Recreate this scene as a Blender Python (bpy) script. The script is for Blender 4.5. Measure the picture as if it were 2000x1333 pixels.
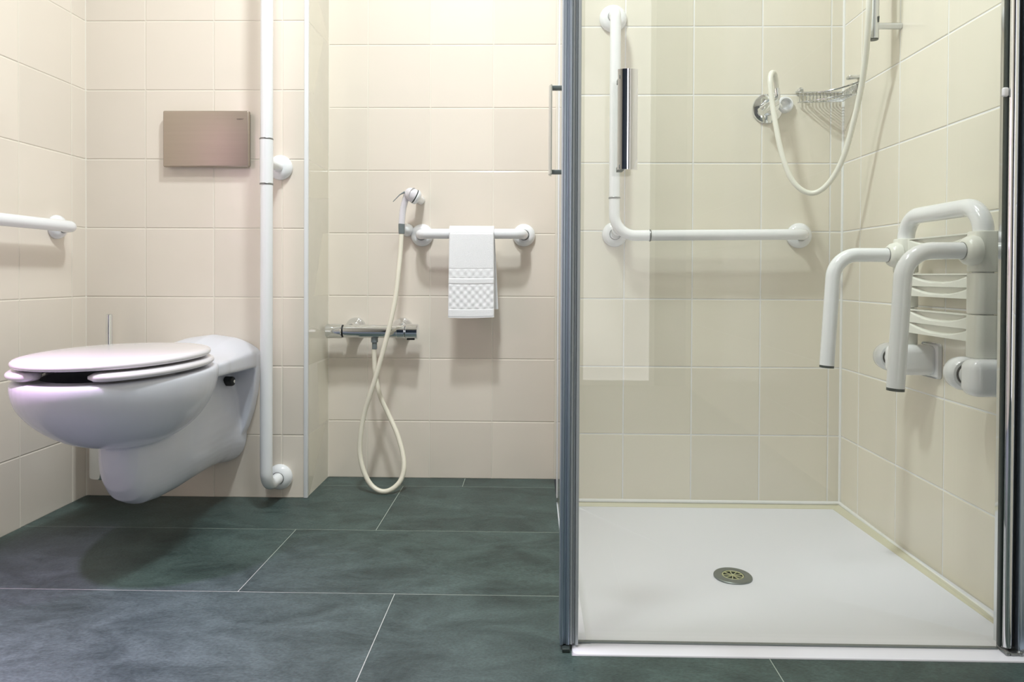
import bpy, bmesh, math, random
from mathutils import Vector, Matrix
random.seed(7)
PI = math.pi
C = bpy.context.scene.collection
for o in list(bpy.data.objects):
    bpy.data.objects.remove(o)

# ------------------------------------------------------------------ camera
cam_d = bpy.data.cameras.new('camera')
cam = bpy.data.objects.new('camera', cam_d); C.objects.link(cam)
cam_d.sensor_width = 36.0
cam_d.lens = 24.268
cam_d.shift_x = -0.008
cam_d.shift_y = -0.05656
cam_d.clip_start = 0.02
PITCH, YAW, ROLL, CAM_H = 0.01111, -0.01964, 0.00489, 0.64987
def world_to_cam(p, y, r):
    B = Matrix(((1, 0, 0), (0, 0, -1), (0, 1, 0)))
    Y = Matrix(((math.cos(y), 0, -math.sin(y)), (0, 1, 0), (math.sin(y), 0, math.cos(y))))
    P = Matrix(((1, 0, 0), (0, math.cos(p), -math.sin(p)), (0, math.sin(p), math.cos(p))))
    Q = Matrix(((math.cos(r), -math.sin(r), 0), (math.sin(r), math.cos(r), 0), (0, 0, 1)))
    return Q @ P @ Y @ B
_m = world_to_cam(PITCH, YAW, ROLL)
rot = Matrix((_m[0], -_m[1], -_m[2])).transposed()
cam.matrix_world = Matrix.Translation((0, 0, CAM_H)) @ rot.to_4x4()
bpy.context.scene.camera = cam

# ------------------------------------------------------------------ world, lights, exposure
W = bpy.data.worlds.new('world'); bpy.context.scene.world = W
W.use_nodes = True
W.node_tree.nodes['Background'].inputs[0].default_value = (0.9, 0.95, 1.0, 1)
W.node_tree.nodes['Background'].inputs[1].default_value = 0.05
vs = bpy.context.scene.view_settings
vs.view_transform = 'Standard'; vs.look = 'None'; vs.gamma = 1.0; vs.use_curve_mapping = False
vs.exposure = 0.06

ROOM_H = 2.45
def lamp(name, loc, size, power, color, target=None, spread=PI, shape='DISK'):
    d = bpy.data.lights.new(name, 'AREA'); d.shape = shape; d.size = size
    d.energy = power; d.color = color; d.spread = spread
    o = bpy.data.objects.new(name, d); C.objects.link(o); o.location = loc
    if target:
        o.rotation_euler = (Vector(target) - Vector(loc)).to_track_quat('-Z', 'Y').to_euler()
    return o
LAMP_MAIN = (-0.22, 1.20)
LAMP_NICHE = (-0.30, 1.74)
LAMP_FILL = (-0.40, 0.75)
LAMP_SHOWER_FILL = (0.36, 1.38)
lamp('lamp_main', (LAMP_MAIN[0], LAMP_MAIN[1], 2.40), 0.16, 24, (0.90, 0.98, 1.0))
lamp('lamp_niche', (LAMP_NICHE[0], LAMP_NICHE[1], 2.40), 0.12, 0.3, (1.0, 0.985, 0.96))
lamp('lamp_shower', (LAMP_SHOWER_FILL[0], LAMP_SHOWER_FILL[1], 2.40), 0.36, 1.4, (0.94, 0.95, 1.0), spread=1.6)  # weak light added over the shower to brighten it
lamp('lamp_entrance', (LAMP_FILL[0], LAMP_FILL[1], 2.40), 0.30, 14.5, (0.95, 1.0, 0.96))  # soft fill added to lift the lower walls
WALL_LAMP = (-1.20, 0.95, 1.62)
lamp('lamp_mirror', (WALL_LAMP[0], WALL_LAMP[1], WALL_LAMP[2]), 0.07, 12, (0.95, 0.60, 1.0),
     target=(-0.98, 0.72, 0.0), spread=1.25)

# ------------------------------------------------------------------ materials
def mat(name, color, rough=0.4, metal=0.0, spec=0.5, coat=0.0, bump=0.0, bscale=50.0, var=0.0, vscale=3.0,
        aniso=0.0, detail=3.0, stretch=None):
    m = bpy.data.materials.new(name); m.use_nodes = True
    nt = m.node_tree; n = nt.nodes; b = n['Principled BSDF']
    b.inputs['Base Color'].default_value = (*color, 1)
    b.inputs['Roughness'].default_value = rough
    b.inputs['Metallic'].default_value = metal
    b.inputs['Specular IOR Level'].default_value = spec
    b.inputs['Coat Weight'].default_value = coat
    b.inputs['Coat Roughness'].default_value = 0.06
    tc = n.new('ShaderNodeTexCoord'); src = tc.outputs['Object']
    if stretch:
        mp = n.new('ShaderNodeMapping'); mp.inputs['Scale'].default_value = stretch
        nt.links.new(src, mp.inputs['Vector']); src = mp.outputs['Vector']
    if var > 0:
        t = n.new('ShaderNodeTexNoise'); t.inputs['Scale'].default_value = vscale; t.inputs['Detail'].default_value = detail
        nt.links.new(src, t.inputs['Vector'])
        mx = n.new('ShaderNodeMix'); mx.data_type = 'RGBA'
        mx.inputs['A'].default_value = (*[c*(1-var) for c in color], 1)
        mx.inputs['B'].default_value = (*[min(1, c*(1+var)) for c in color], 1)
        nt.links.new(t.outputs['Fac'], mx.inputs['Factor'])
        nt.links.new(mx.outputs['Result'], b.inputs['Base Color'])
    if bump > 0:
        t2 = n.new('ShaderNodeTexNoise'); t2.inputs['Scale'].default_value = bscale; t2.inputs['Detail'].default_value = detail
        nt.links.new(src, t2.inputs['Vector'])
        bp = n.new('ShaderNodeBump'); bp.inputs['Strength'].default_value = 1.0; bp.inputs['Distance'].default_value = bump
        nt.links.new(t2.outputs['Fac'], bp.inputs['Height'])
        nt.links.new(bp.outputs['Normal'], b.inputs['Normal'])
    return m

def srgb(r, g, b):
    return tuple(((c/255)/12.92 if c/255 <= 0.04045 else ((c/255+0.055)/1.055)**2.4) for c in (r, g, b))

def tile_material(name, base, rough=0.13):
    m = mat(name, base, rough=rough, spec=0.5)
    nt = m.node_tree; n = nt.nodes; b = n['Principled BSDF']
    g = n.new('ShaderNodeNewGeometry')
    hsv = n.new('ShaderNodeHueSaturation'); hsv.inputs['Color'].default_value = (*base, 1)
    mr = n.new('ShaderNodeMapRange'); mr.inputs['To Min'].default_value = 0.96; mr.inputs['To Max'].default_value = 1.03
    nt.links.new(g.outputs['Random Per Island'], mr.inputs['Value'])
    nt.links.new(mr.outputs['Result'], hsv.inputs['Value'])
    nt.links.new(hsv.outputs['Color'], b.inputs['Base Color'])
    t = n.new('ShaderNodeTexNoise'); t.inputs['Scale'].default_value = 9; t.inputs['Detail'].default_value = 1
    nt.links.new(g.outputs['Position'], t.inputs['Vector'])
    bp = n.new('ShaderNodeBump'); bp.inputs['Distance'].default_value = 0.0012
    nt.links.new(t.outputs['Fac'], bp.inputs['Height']); nt.links.new(bp.outputs['Normal'], b.inputs['Normal'])
    return m

M = {}
M['tile'] = tile_material('cream_glazed_tile', srgb(233, 223, 211))
M['tile_shower'] = tile_material('shower_glazed_tile', srgb(232, 226, 211))
M['grout'] = mat('light_grout', srgb(232, 226, 214), 0.8, var=0.04, vscale=20)
M['grout_white'] = mat('white_grout', srgb(240, 240, 240), 0.8, var=0.03, vscale=20)
M['caulk'] = mat('white_silicone', srgb(242, 242, 240), 0.3, var=0.02)
M['seal'] = mat('cream_seal', srgb(222, 218, 196), 0.35, var=0.03)
M['white_trim'] = mat('white_lacquer', srgb(240, 241, 244), 0.3, var=0.01)
M['plaster'] = mat('painted_plaster', srgb(238, 236, 230), 0.8, bump=0.0004, bscale=200, var=0.01)
M['ceramic'] = mat('white_vitreous_china', srgb(217, 219, 230), 0.22, coat=0.15, bump=0.0004, bscale=6, var=0.008)
M['seat'] = mat('white_seat_plastic', srgb(226, 222, 228), 0.16, coat=0.4, var=0.005)
M['nylon'] = mat('white_nylon', srgb(240, 241, 244), 0.16, coat=0.3, var=0.008)
M['nylon_cream'] = mat('ivory_plastic', srgb(236, 236, 228), 0.28, coat=0.1, var=0.01)
M['chrome'] = mat('chrome', (0.78, 0.80, 0.82), 0.05, metal=1.0, var=0.01)
M['brushed'] = mat('brushed_steel', srgb(180, 168, 157), 0.36, metal=0.9, bump=0.00012, bscale=30, var=0.05, vscale=2,
                   stretch=(1.5, 1.5, 60))
M['alu'] = mat('anodised_aluminium', (0.50, 0.58, 0.69), 0.42, metal=1.0, var=0.01)
M['alu_light'] = mat('satin_aluminium', (0.70, 0.72, 0.74), 0.3, metal=0.9, var=0.03, stretch=(60, 60, 1))
M['steel_ring'] = mat('grey_metal_ring', (0.30, 0.31, 0.31), 0.3, metal=0.9)
M['rubber'] = mat('black_rubber', (0.012, 0.013, 0.013), 0.5, var=0.1)
M['grey_plastic'] = mat('grey_plastic', srgb(118, 126, 128), 0.35, var=0.03)
M['dark_plastic'] = mat('dark_green_grey_plastic', srgb(52, 62, 60), 0.4, var=0.05)
M['hose'] = mat('ivory_hose', srgb(232, 226, 210), 0.32, var=0.015)
M['hose_white'] = mat('white_hose', srgb(238, 237, 226), 0.28, var=0.015)
M['tray'] = mat('white_acrylic_tray', srgb(240, 241, 250), 0.22, var=0.008, vscale=4)
M['terry'] = mat('white_terry_cloth', srgb(250, 250, 253), 0.95, bump=0.0012, bscale=900, var=0.02, vscale=400)
M['drain_plate'] = mat('satin_drain_cover', srgb(140, 145, 142), 0.4, metal=0.7, var=0.04, vscale=60)
M['drain_grid'] = mat('cream_drain_grid', srgb(190, 190, 150), 0.4, var=0.05, vscale=60)
M['ink'] = mat('dark_print', (0.10, 0.08, 0.07), 0.5)
M['door'] = mat('dark_blue_door', (0.020, 0.035, 0.07), 0.5, var=0.05)
M['lamp_glass'] = mat('opal_lamp_glass', (0.9, 0.9, 0.88), 0.5)

def glass_material(name, tint):
    m = bpy.data.materials.new(name); m.use_nodes = True
    nt = m.node_tree; n = nt.nodes; n.remove(n['Principled BSDF'])
    out = n['Material Output']
    tr = n.new('ShaderNodeBsdfTransparent')
    no = n.new('ShaderNodeTexNoise'); no.inputs['Scale'].default_value = 1.3
    mx = n.new('ShaderNodeMix'); mx.data_type = 'RGBA'
    mx.inputs['A'].default_value = (*tint, 1); mx.inputs['B'].default_value = (*[min(1, t*1.004) for t in tint], 1)
    nt.links.new(no.outputs['Fac'], mx.inputs['Factor']); nt.links.new(mx.outputs['Result'], tr.inputs['Color'])
    gl = n.new('ShaderNodeBsdfGlossy'); gl.inputs['Roughness'].default_value = 0.0
    fr = n.new('ShaderNodeFresnel'); fr.inputs['IOR'].default_value = 1.5
    # same reflectance on the way in and on the way out of the pane
    ge = n.new('ShaderNodeNewGeometry'); mi_ = n.new('ShaderNodeMapRange')
    mi_.inputs['To Min'].default_value = 1.5; mi_.inputs['To Max'].default_value = 1/1.5
    nt.links.new(ge.outputs['Backfacing'], mi_.inputs['Value']); nt.links.new(mi_.outputs['Result'], fr.inputs['IOR'])
    ms = n.new('ShaderNodeMixShader')
    nt.links.new(fr.outputs['Fac'], ms.inputs['Fac']); nt.links.new(tr.outputs[0], ms.inputs[1]); nt.links.new(gl.outputs[0], ms.inputs[2])
    nt.links.new(ms.outputs[0], out.inputs['Surface'])
    return m
M['glass'] = glass_material('clear_safety_glass', (0.985, 0.993, 0.978))
M['seal_clear'] = mat('milky_seal_strip', srgb(196, 203, 208), 0.3, var=0.01)

def floor_material():
    m = mat('dark_slate_vinyl', (0.1, 0.12, 0.12), rough=0.42, spec=0.45)
    nt = m.node_tree; n = nt.nodes; b = n['Principled BSDF']
    g = n.new('ShaderNodeNewGeometry')
    mp = n.new('ShaderNodeMapping'); mp.inputs['Scale'].default_value = (1.0, 1.7, 1)
    add = n.new('ShaderNodeVectorMath'); add.operation = 'ADD'
    sc = n.new('ShaderNodeVectorMath'); sc.operation = 'SCALE'; sc.inputs['Scale'].default_value = 17.0
    cmb = n.new('ShaderNodeCombineXYZ')
    nt.links.new(g.outputs['Random Per Island'], cmb.inputs[0]); nt.links.new(g.outputs['Random Per Island'], cmb.inputs[2])
    nt.links.new(cmb.outputs[0], sc.inputs[0])
    nt.links.new(g.outputs['Position'], add.inputs[0]); nt.links.new(sc.outputs[0], add.inputs[1])
    nt.links.new(add.outputs[0], mp.inputs['Vector'])
    n1 = n.new('ShaderNodeTexNoise'); n1.inputs['Scale'].default_value = 6.5; n1.inputs['Detail'].default_value = 10; n1.inputs['Roughness'].default_value = 0.72
    n1.inputs['Distortion'].default_value = 0.5
    n2 = n.new('ShaderNodeTexNoise'); n2.inputs['Scale'].default_value = 170; n2.inputs['Detail'].default_value = 3
    nt.links.new(mp.outputs[0], n1.inputs['Vector']); nt.links.new(mp.outputs[0], n2.inputs['Vector'])
    cr = n.new('ShaderNodeValToRGB')
    cr.color_ramp.elements[0].position = 0.30; cr.color_ramp.elements[0].color = (*srgb(36, 50, 49), 1)
    cr.color_ramp.elements[1].position = 0.72; cr.color_ramp.elements[1].color = (*srgb(80, 98, 95), 1)
    nt.links.new(n1.outputs['Fac'], cr.inputs['Fac'])
    mx = n.new('ShaderNodeMix'); mx.data_type = 'RGBA'; mx.blend_type = 'OVERLAY'; mx.inputs['Factor'].default_value = 0.6
    nt.links.new(cr.outputs['Color'], mx.inputs['A']); nt.links.new(n2.outputs['Fac'], mx.inputs['B'])
    nt.links.new(mx.outputs['Result'], b.inputs['Base Color'])
    rr = n.new('ShaderNodeMapRange'); rr.inputs['To Min'].default_value = 0.36; rr.inputs['To Max'].default_value = 0.52
    nt.links.new(n1.outputs['Fac'], rr.inputs['Value']); nt.links.new(rr.outputs['Result'], b.inputs['Roughness'])
    bp = n.new('ShaderNodeBump'); bp.inputs['Distance'].default_value = 0.0006
    nt.links.new(n2.outputs['Fac'], bp.inputs['Height']); nt.links.new(bp.outputs['Normal'], b.inputs['Normal'])
    return m
M['floor'] = floor_material()

# ------------------------------------------------------------------ mesh helpers
def finish(name, bm, mats, parent=None, smooth=True, angle=35):
    me = bpy.data.meshes.new(name)
    bmesh.ops.recalc_face_normals(bm, faces=bm.faces) if smooth == 'recalc' else None
    bm.to_mesh(me); bm.free()
    if smooth:
        me.shade_smooth(); me.set_sharp_from_angle(angle=math.radians(angle))
    for m in (mats if isinstance(mats, (list, tuple)) else [mats]):
        me.materials.append(m)
    o = bpy.data.objects.new(name, me); C.objects.link(o)
    if parent: o.parent = parent; o.matrix_parent_inverse = parent.matrix_world.inverted()
    return o

def thing(name, label, cat, loc, group=None):
    o = bpy.data.objects.new(name, None); C.objects.link(o)
    o.empty_display_size = 0.05
    o.location = loc; o.matrix_world = Matrix.Translation(loc)
    o['label'] = label; o['category'] = cat
    if group: o['group'] = group
    return o

def structure(o, label=None, cat=None):
    o['kind'] = 'structure'
    if label: o['label'] = label
    if cat: o['category'] = cat
    return o

def add_box(bm, lo, hi, bevel=0.0, seg=3, mi=0):
    r = bmesh.ops.create_cube(bm, size=1.0)
    vs_ = r['verts']
    for v in vs_:
        v.co = Vector([(lo[i]+hi[i])/2 + v.co[i]*(hi[i]-lo[i]) for i in range(3)])
    fs = set(f for v in vs_ for f in v.link_faces)
    if bevel > 0:
        es = list(set(e for v in vs_ for e in v.link_edges))
        rr = bmesh.ops.bevel(bm, geom=es, offset=bevel, segments=seg, profile=0.5, affect='EDGES')
        fs = set(rr['faces']) | set(f for f in fs if f.is_valid)
    for f in fs:
        if f.is_valid: f.material_index = mi
    return fs

def frame_of(d):
    d = d.normalized()
    a = Vector((0, 0, 1)) if abs(d.z) < 0.9 else Vector((1, 0, 0))
    u = d.cross(a).normalized(); v = d.cross(u).normalized()
    return u, v

def fillet(pts, r, n=10):
    pts = [Vector(p) for p in pts]
    rs = r if isinstance(r, (list, tuple)) else [r]*len(pts)
    out = [pts[0]]
    for i in range(1, len(pts)-1):
        a = (pts[i-1]-pts[i]); b = (pts[i+1]-pts[i])
        ang = a.angle(b)
        if abs(ang-PI) < 1e-3 or rs[i] <= 0: out.append(pts[i]); continue
        t = min(rs[i]/math.tan(ang/2), a.length*0.49 if i > 1 else a.length*0.98, b.length*0.49 if i < len(pts)-2 else b.length*0.98)
        rr = t*math.tan(ang/2)
        au, bu = a.normalized(), b.normalized()
        bis = (au+bu).normalized(); cen = pts[i]+bis*(rr/math.sin(ang/2))
        p0 = pts[i]+au*t; p1 = pts[i]+bu*t
        v0 = p0-cen; v1 = p1-cen; th = v0.angle(v1)
        ax = v0.cross(v1).normalized()
        for k in range(n+1):
            out.append(cen + Matrix.Rotation(th*k/n, 3, ax) @ v0)
    out.append(pts[-1])
    return out

def catmull(P, n=8):
    P = [Vector(p) for p in P]; out = []
    Q = [P[0]*2-P[1]] + P + [P[-1]*2-P[-2]]
    for i in range(1, len(Q)-2):
        a, b, c, d = Q[i-1], Q[i], Q[i+1], Q[i+2]
        for k in range(n):
            t = k/n
            out.append(0.5*((2*b)+(-a+c)*t+(2*a-5*b+4*c-d)*t*t+(-a+3*b-3*c+d)*t**3))
    out.append(P[-1]); return out

def add_tube(bm, path, r, n=24, cap=True, mi=0, round_cap=False):
    P = [Vector(p) for p in path]
    rs = r if isinstance(r, (list, tuple)) else [r]*len(P)
    if round_cap:
        d0 = (P[0]-P[1]).normalized(); d1 = (P[-1]-P[-2]).normalized(); q = rs[0]; e = rs[-1]
        pre = [(P[0]+d0*q*math.sin(a), q*math.cos(a)) for a in (1.45, 1.2, 0.9, 0.6, 0.3)]
        post = [(P[-1]+d1*e*math.sin(a), e*math.cos(a)) for a in (0.3, 0.6, 0.9, 1.2, 1.45)]
        P = [a for a, _ in pre]+P+[a for a, _ in post]; rs = [b for _, b in pre]+list(rs)+[b for _, b in post]
    T = []
    for i in range(len(P)):
        a = P[min(i+1, len(P)-1)]-P[max(i-1, 0)]
        T.append(a.normalized())
    u, _ = frame_of(T[0]); rings = []
    for i in range(len(P)):
        u = (u - T[i]*u.dot(T[i])).normalized(); v = T[i].cross(u)
        rings.append([bm.verts.new(P[i]+(u*math.cos(2*PI*k/n)+v*math.sin(2*PI*k/n))*rs[i]) for k in range(n)])
    for i in range(len(rings)-1):
        for k in range(n):
            f = bm.faces.new((rings[i][k], rings[i][(k+1) % n], rings[i+1][(k+1) % n], rings[i+1][k])); f.material_index = mi
    if cap:
        f = bm.faces.new(list(reversed(rings[0]))); f.material_index = mi
        f = bm.faces.new(rings[-1]); f.material_index = mi

def add_lathe(bm, origin, axis, prof, n=40, mi=0):
    """prof: list of (distance along axis, radius)"""
    origin = Vector(origin); ax = Vector(axis).normalized(); u, v = frame_of(ax)
    rings = []
    for t, r in prof:
        if r < 1e-6: rings.append([bm.verts.new(origin+ax*t)])
        else: rings.append([bm.verts.new(origin+ax*t+(u*math.cos(2*PI*k/n)+v*math.sin(2*PI*k/n))*r) for k in range(n)])
    for i in range(len(rings)-1):
        A, B = rings[i], rings[i+1]
        for k in range(n):
            k2 = (k+1) % n
            if len(A) == 1 and len(B) == 1: continue
            if len(A) == 1: f = bm.faces.new((A[0], B[k2], B[k]))
            elif len(B) == 1: f = bm.faces.new((A[k], A[k2], B[0]))
            else: f = bm.faces.new((A[k], A[k2], B[k2], B[k]))
            f.material_index = mi
    if len(rings[0]) > 1: bm.faces.new(list(reversed(rings[0]))).material_index = mi
    if len(rings[-1]) > 1: bm.faces.new(rings[-1]).material_index = mi

def add_torus(bm, cen, axis, R, r, n=40, m=10):
    cen = Vector(cen); ax = Vector(axis).normalized(); u, v = frame_of(ax); rings = []
    for k in range(n):
        a = 2*PI*k/n; d = u*math.cos(a)+v*math.sin(a)
        rings.append([bm.verts.new(cen+d*(R+r*math.cos(2*PI*j/m))+ax*r*math.sin(2*PI*j/m)) for j in range(m)])
    for k in range(n):
        for j in range(m):
            bm.faces.new((rings[k][j], rings[(k+1) % n][j], rings[(k+1) % n][(j+1) % m], rings[k][(j+1) % m]))

def add_loft(bm, loops, cap=True, mi=0):
    R = [[bm.verts.new(p) for p in L] for L in loops]; n = len(R[0])
    for i in range(len(R)-1):
        for k in range(n):
            f = bm.faces.new((R[i][k], R[i][(k+1) % n], R[i+1][(k+1) % n], R[i+1][k])); f.material_index = mi
    if cap:
        bm.faces.new(list(reversed(R[0]))).material_index = mi; bm.faces.new(R[-1]).material_index = mi

def add_prism(bm, poly, z0, z1, mi=0):
    a = [bm.verts.new((x, y, z0)) for x, y in poly]; b = [bm.verts.new((x, y, z1)) for x, y in poly]; n = len(a)
    bm.faces.new(list(reversed(a))); bm.faces.new(b)
    for k in range(n): bm.faces.new((a[k], a[(k+1) % n], b[(k+1) % n], b[k]))

def mk(name, mats, parent, fn, angle=35, smooth=True):
    bm = bmesh.new(); fn(bm)
    bmesh.ops.recalc_face_normals(bm, faces=bm.faces)
    return finish(name, bm, mats, parent, smooth, angle)

# ------------------------------------------------------------------ room constants (metres, camera at x=0, y=0)
D_T, D_S, D_N = 1.987, 2.041, 2.197          # toilet wall, shower wall, niche wall
X_L, X_R = -1.305, 0.903                     # left and right wall
X_C = -0.657                                 # side of the boxed-out toilet wall
X_P = 0.074                                  # end of the shower wall
Z0 = 0.1821                                  # first horizontal joint
Y_BACK = -1.7

def tiled(name, O, U, V, N, ulines, vlines, u0, u1, v0, v1, m_tile, m_grout, gap=0.0026, holes=(), backing=0.05):
    O, U, V, N = Vector(O), Vector(U), Vector(V), Vector(N)
    rnd = random.Random(hash(name) % 1000 if False else len(name)*31+int(u1*100))
    bm = bmesh.new()
    us = [u0]+[x for x in ulines if u0+0.004 < x < u1-0.004]+[u1]
    vv = [v0]+[x for x in vlines if v0+0.004 < x < v1-0.004]+[v1]
    h = gap/2; bv = 0.0016
    for i in range(len(us)-1):
        for j in range(len(vv)-1):
            a0 = us[i]+(h if i > 0 else 0); a1 = us[i+1]-(h if i < len(us)-2 else 0)
            b0 = vv[j]+(h if j > 0 else 0); b1 = vv[j+1]-(h if j < len(vv)-2 else 0)
            tu, tv = rnd.uniform(-1, 1)*0.0018, rnd.uniform(-1, 1)*0.0018
            cu, cv = (a0+a1)/2, (b0+b1)/2
            def P(u, v, d):
                return O+U*u+V*v+N*(d+tu*(u-cu)+tv*(v-cv))
            if a1-a0 < 0.01 or b1-b0 < 0.01: continue
            outer = [(a0, b0), (a1, b0), (a1, b1), (a0, b1)]
            inner = [(a0+bv, b0+bv), (a1-bv, b0+bv), (a1-bv, b1-bv), (a0+bv, b1-bv)]
            lo = [bm.verts.new(P(*q, -0.0016)) for q in outer]
            mi_ = [bm.verts.new(P(*q, -0.0007)) for q in outer]
            hi = [bm.verts.new(P(*q, 0.0)) for q in inner]
            for A, B in ((lo, mi_), (mi_, hi)):
                for k in range(4):
                    bm.faces.new((A[k], A[(k+1) % 4], B[(k+1) % 4], B[k]))
            bm.faces.new(hi)
    pts = []
    for d in (-0.0012, -backing):
        for u, v in ((u0, v0), (u1, v0), (u1, v1), (u0, v1)):
            pts.append(bm.verts.new(O+U*u+V*v+N*d))
    for q in ((0, 1, 2, 3), (7, 6, 5, 4), (0, 4, 5, 1), (1, 5, 6, 2), (2, 6, 7, 3), (3, 7, 4, 0)):
        f = bm.faces.new([pts[k] for k in q]); f.material_index = 1
    bmesh.ops.recalc_face_normals(bm, faces=bm.faces)
    o = finish(name, bm, [m_tile, m_grout], None, smooth=False)
    structure(o); return o

def steps(s, lo, hi, d=0.2):
    k0 = math.ceil((lo-s)/d); out = []
    while s+d*k0 < hi: out.append(s+d*k0); k0 += 1
    return out
VL = steps(Z0, -0.1, ROOM_H)
tiled('wall_back', (0, D_T, 0), (1, 0, 0), (0, 0, 1), (0, -1, 0), steps(-1.129, X_L, X_C), VL, X_L, X_C, 0, ROOM_H, M['tile'], M['grout'], backing=0.25)['label'] = 'cream tiled back wall behind the toilet'
tiled('wall_niche', (0, D_N, 0), (1, 0, 0), (0, 0, 1), (0, -1, 0), steps(-0.131, X_C, X_P), VL, X_C, X_P, 0, ROOM_H, M['tile'], M['grout'])['label'] = 'cream tiled wall of the recess behind the hand shower'
tiled('wall_niche_side', (X_C, 0, 0), (0, 1, 0), (0, 0, 1), (1, 0, 0), [], VL, D_T+0.004, D_N, 0, ROOM_H, M['tile_shower'], M['grout'], backing=0.03)['label'] = 'narrow tiled side of the boxed-out toilet wall'
tiled('wall_left', (X_L, 0, 0), (0, 1, 0), (0, 0, 1), (1, 0, 0), steps(1.726, Y_BACK, D_T), VL, Y_BACK, D_T, 0, ROOM_H, M['tile'], M['grout'])['label'] = 'cream tiled left wall'
tiled('wall_right', (X_R, 0, 0), (0, 1, 0), (0, 0, 1), (-1, 0, 0), steps(1.933, Y_BACK, D_S), [-0.018]+VL, Y_BACK, D_S, -0.06, ROOM_H, M['tile_shower'], M['grout_white'], gap=0.0036)['label'] = 'cream tiled right wall of the shower'
tiled('wall_shower', (0, D_S, 0), (1, 0, 0), (0, 0, 1), (0, -1, 0), steps(0.266, X_P, X_R), [-0.018]+VL, X_P, X_R, -0.06, ROOM_H, M['tile_shower'], M['grout_white'], gap=0.0036, backing=0.05)['label'] = 'cream tiled back wall of the shower'
tiled('wall_recess_end', (X_P, 0, 0), (0, 1, 0), (0, 0, 1), (-1, 0, 0), [], VL, D_S+0.004, D_N, 0, ROOM_H, M['tile_shower'], M['grout'], backing=0.04)['label'] = 'tiled end of the shower wall facing the recess'
M['rear'] = mat('slate_blue_paint', srgb(52, 60, 78), 0.7, bump=0.0003, bscale=200, var=0.02)
structure(mk('wall_front', M['rear'], None, lambda bm: add_box(bm, (X_L, Y_BACK-0.1, 0), (X_R, Y_BACK, ROOM_H)), smooth=False), 'slate blue painted wall behind the camera')
structure(mk('ceiling', M['plaster'], None, lambda bm: add_box(bm, (X_L-0.05, Y_BACK-0.1, ROOM_H), (X_R+0.05, D_N+0.05, ROOM_H+0.1)), smooth=False), 'white ceiling')

# ------------------------------------------------------------------ floor: long tiles in staggered rows around the shower tray
TRAY = dict(x0=0.068, x1=X_R-0.001, y0=1.174, y1=D_S-0.001)
def build_floor(bm):
    rows = [(2.109, D_N, -0.9), (1.740, 2.109, -0.398), (1.393, 1.740, -0.602), (1.045, 1.393, -0.280), (0.695, 1.045, -0.50),
            (0.345, 0.695, -0.20), (-0.005, 0.345, -0.40), (-0.355, -0.005, -0.1), (-0.705, -0.355, -0.3), (-1.055, -0.705, 0),
            (-1.405, -1.055, -0.2), (Y_BACK, -1.405, -0.4)]
    g = 0.0008
    def rect(x0, y0, x1, y1, z=0.0, mi=0):
        if x1-x0 < 0.003 or y1-y0 < 0.003: return
        v = [bm.verts.new(p) for p in ((x0, y0, z), (x1, y0, z), (x1, y1, z), (x0, y1, z))]
        w = [bm.verts.new((p.co.x, p.co.y, z-0.002)) for p in v]
        bm.faces.new(v).material_index = mi
        for k in range(4): bm.faces.new((v[k], w[k], w[(k+1) % 4], v[(k+1) % 4])).material_index = mi
    for y0, y1, xs in rows:
        xl = [x for x in (xs, xs+0.684, xs+1.368) if x < X_R-0.02]
        xx = [X_L]+xl+[X_R]
        for i in range(len(xx)-1):
            a, b, c, d = xx[i]+g, y0+g, xx[i+1]-g, y1-g
            # cut out: shower tray
            if c > TRAY['x0'] and d > TRAY['y0']:
                if a < TRAY['x0']: rect(a, b, TRAY['x0'], d)
                if b < TRAY['y0']: rect(max(a, TRAY['x0']), b, c, TRAY['y0'])
            else:
                rect(a, b, c, d)
    # grout bed and slab below
    for lo, hi in (((X_L, Y_BACK, -0.06), (TRAY['x0'], D_N, -0.0002)), ((TRAY['x0'], Y_BACK, -0.06), (X_R, TRAY['y0'], -0.0002)),
                   ((X_L, Y_BACK, -0.12), (X_R, D_N, -0.0605))):
        fs = add_box(bm, lo, hi, mi=1)
bm = bmesh.new(); build_floor(bm)
bmesh.ops.recalc_face_normals(bm, faces=bm.faces)
M['floor_grout'] = mat('pale_floor_grout', srgb(168, 178, 168), 0.8, var=0.12, vscale=6)
fl = finish('floor', bm, [M['floor'], M['floor_grout']], None, smooth=False)
structure(fl, 'dark blue-green slate-look floor tiles with pale joints')

# ------------------------------------------------------------------ trims
def vtrim(name, lo, hi, m, label, bevel=0.0015):
    structure(mk(name, m, None, lambda bm: add_box(bm, lo, hi, bevel=bevel)), label)
vtrim('trim_1', (X_C-0.008, D_T-0.0035, 0.0), (X_C+0.0035, D_T+0.008, ROOM_H), M['white_trim'], 'white corner bead on the boxed-out toilet wall')
vtrim('trim_2', (X_P-0.004, D_S-0.006, 0.0), (X_P+0.012, D_S+0.004, ROOM_H), M['white_trim'], 'white corner bead at the end of the shower wall')
def caulk(bm):
    add_tube(bm, [(X_R-0.001, D_S-0.001, -0.018), (X_R-0.001, D_S-0.001, ROOM_H)], 0.0042, n=10)
def joint(bm, x, y, sx, sy):
    add_prism(bm, [(x-0.001*sx, y-0.001*sy), (x+0.0025*sx, y-0.001*sy), (x-0.001*sx, y+0.0025*sy)], 0.0, ROOM_H)
structure(mk('trim_4', M['grout'], None, lambda bm: joint(bm, X_L, D_T, 1, -1)), 'grouted corner joint left of the toilet')
structure(mk('trim_5', M['grout'], None, lambda bm: joint(bm, X_C, D_N, 1, -1)), 'grouted corner joint of the recess')
structure(mk('trim_3', M['caulk'], None, caulk), 'white silicone joint in the shower corner')

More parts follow.
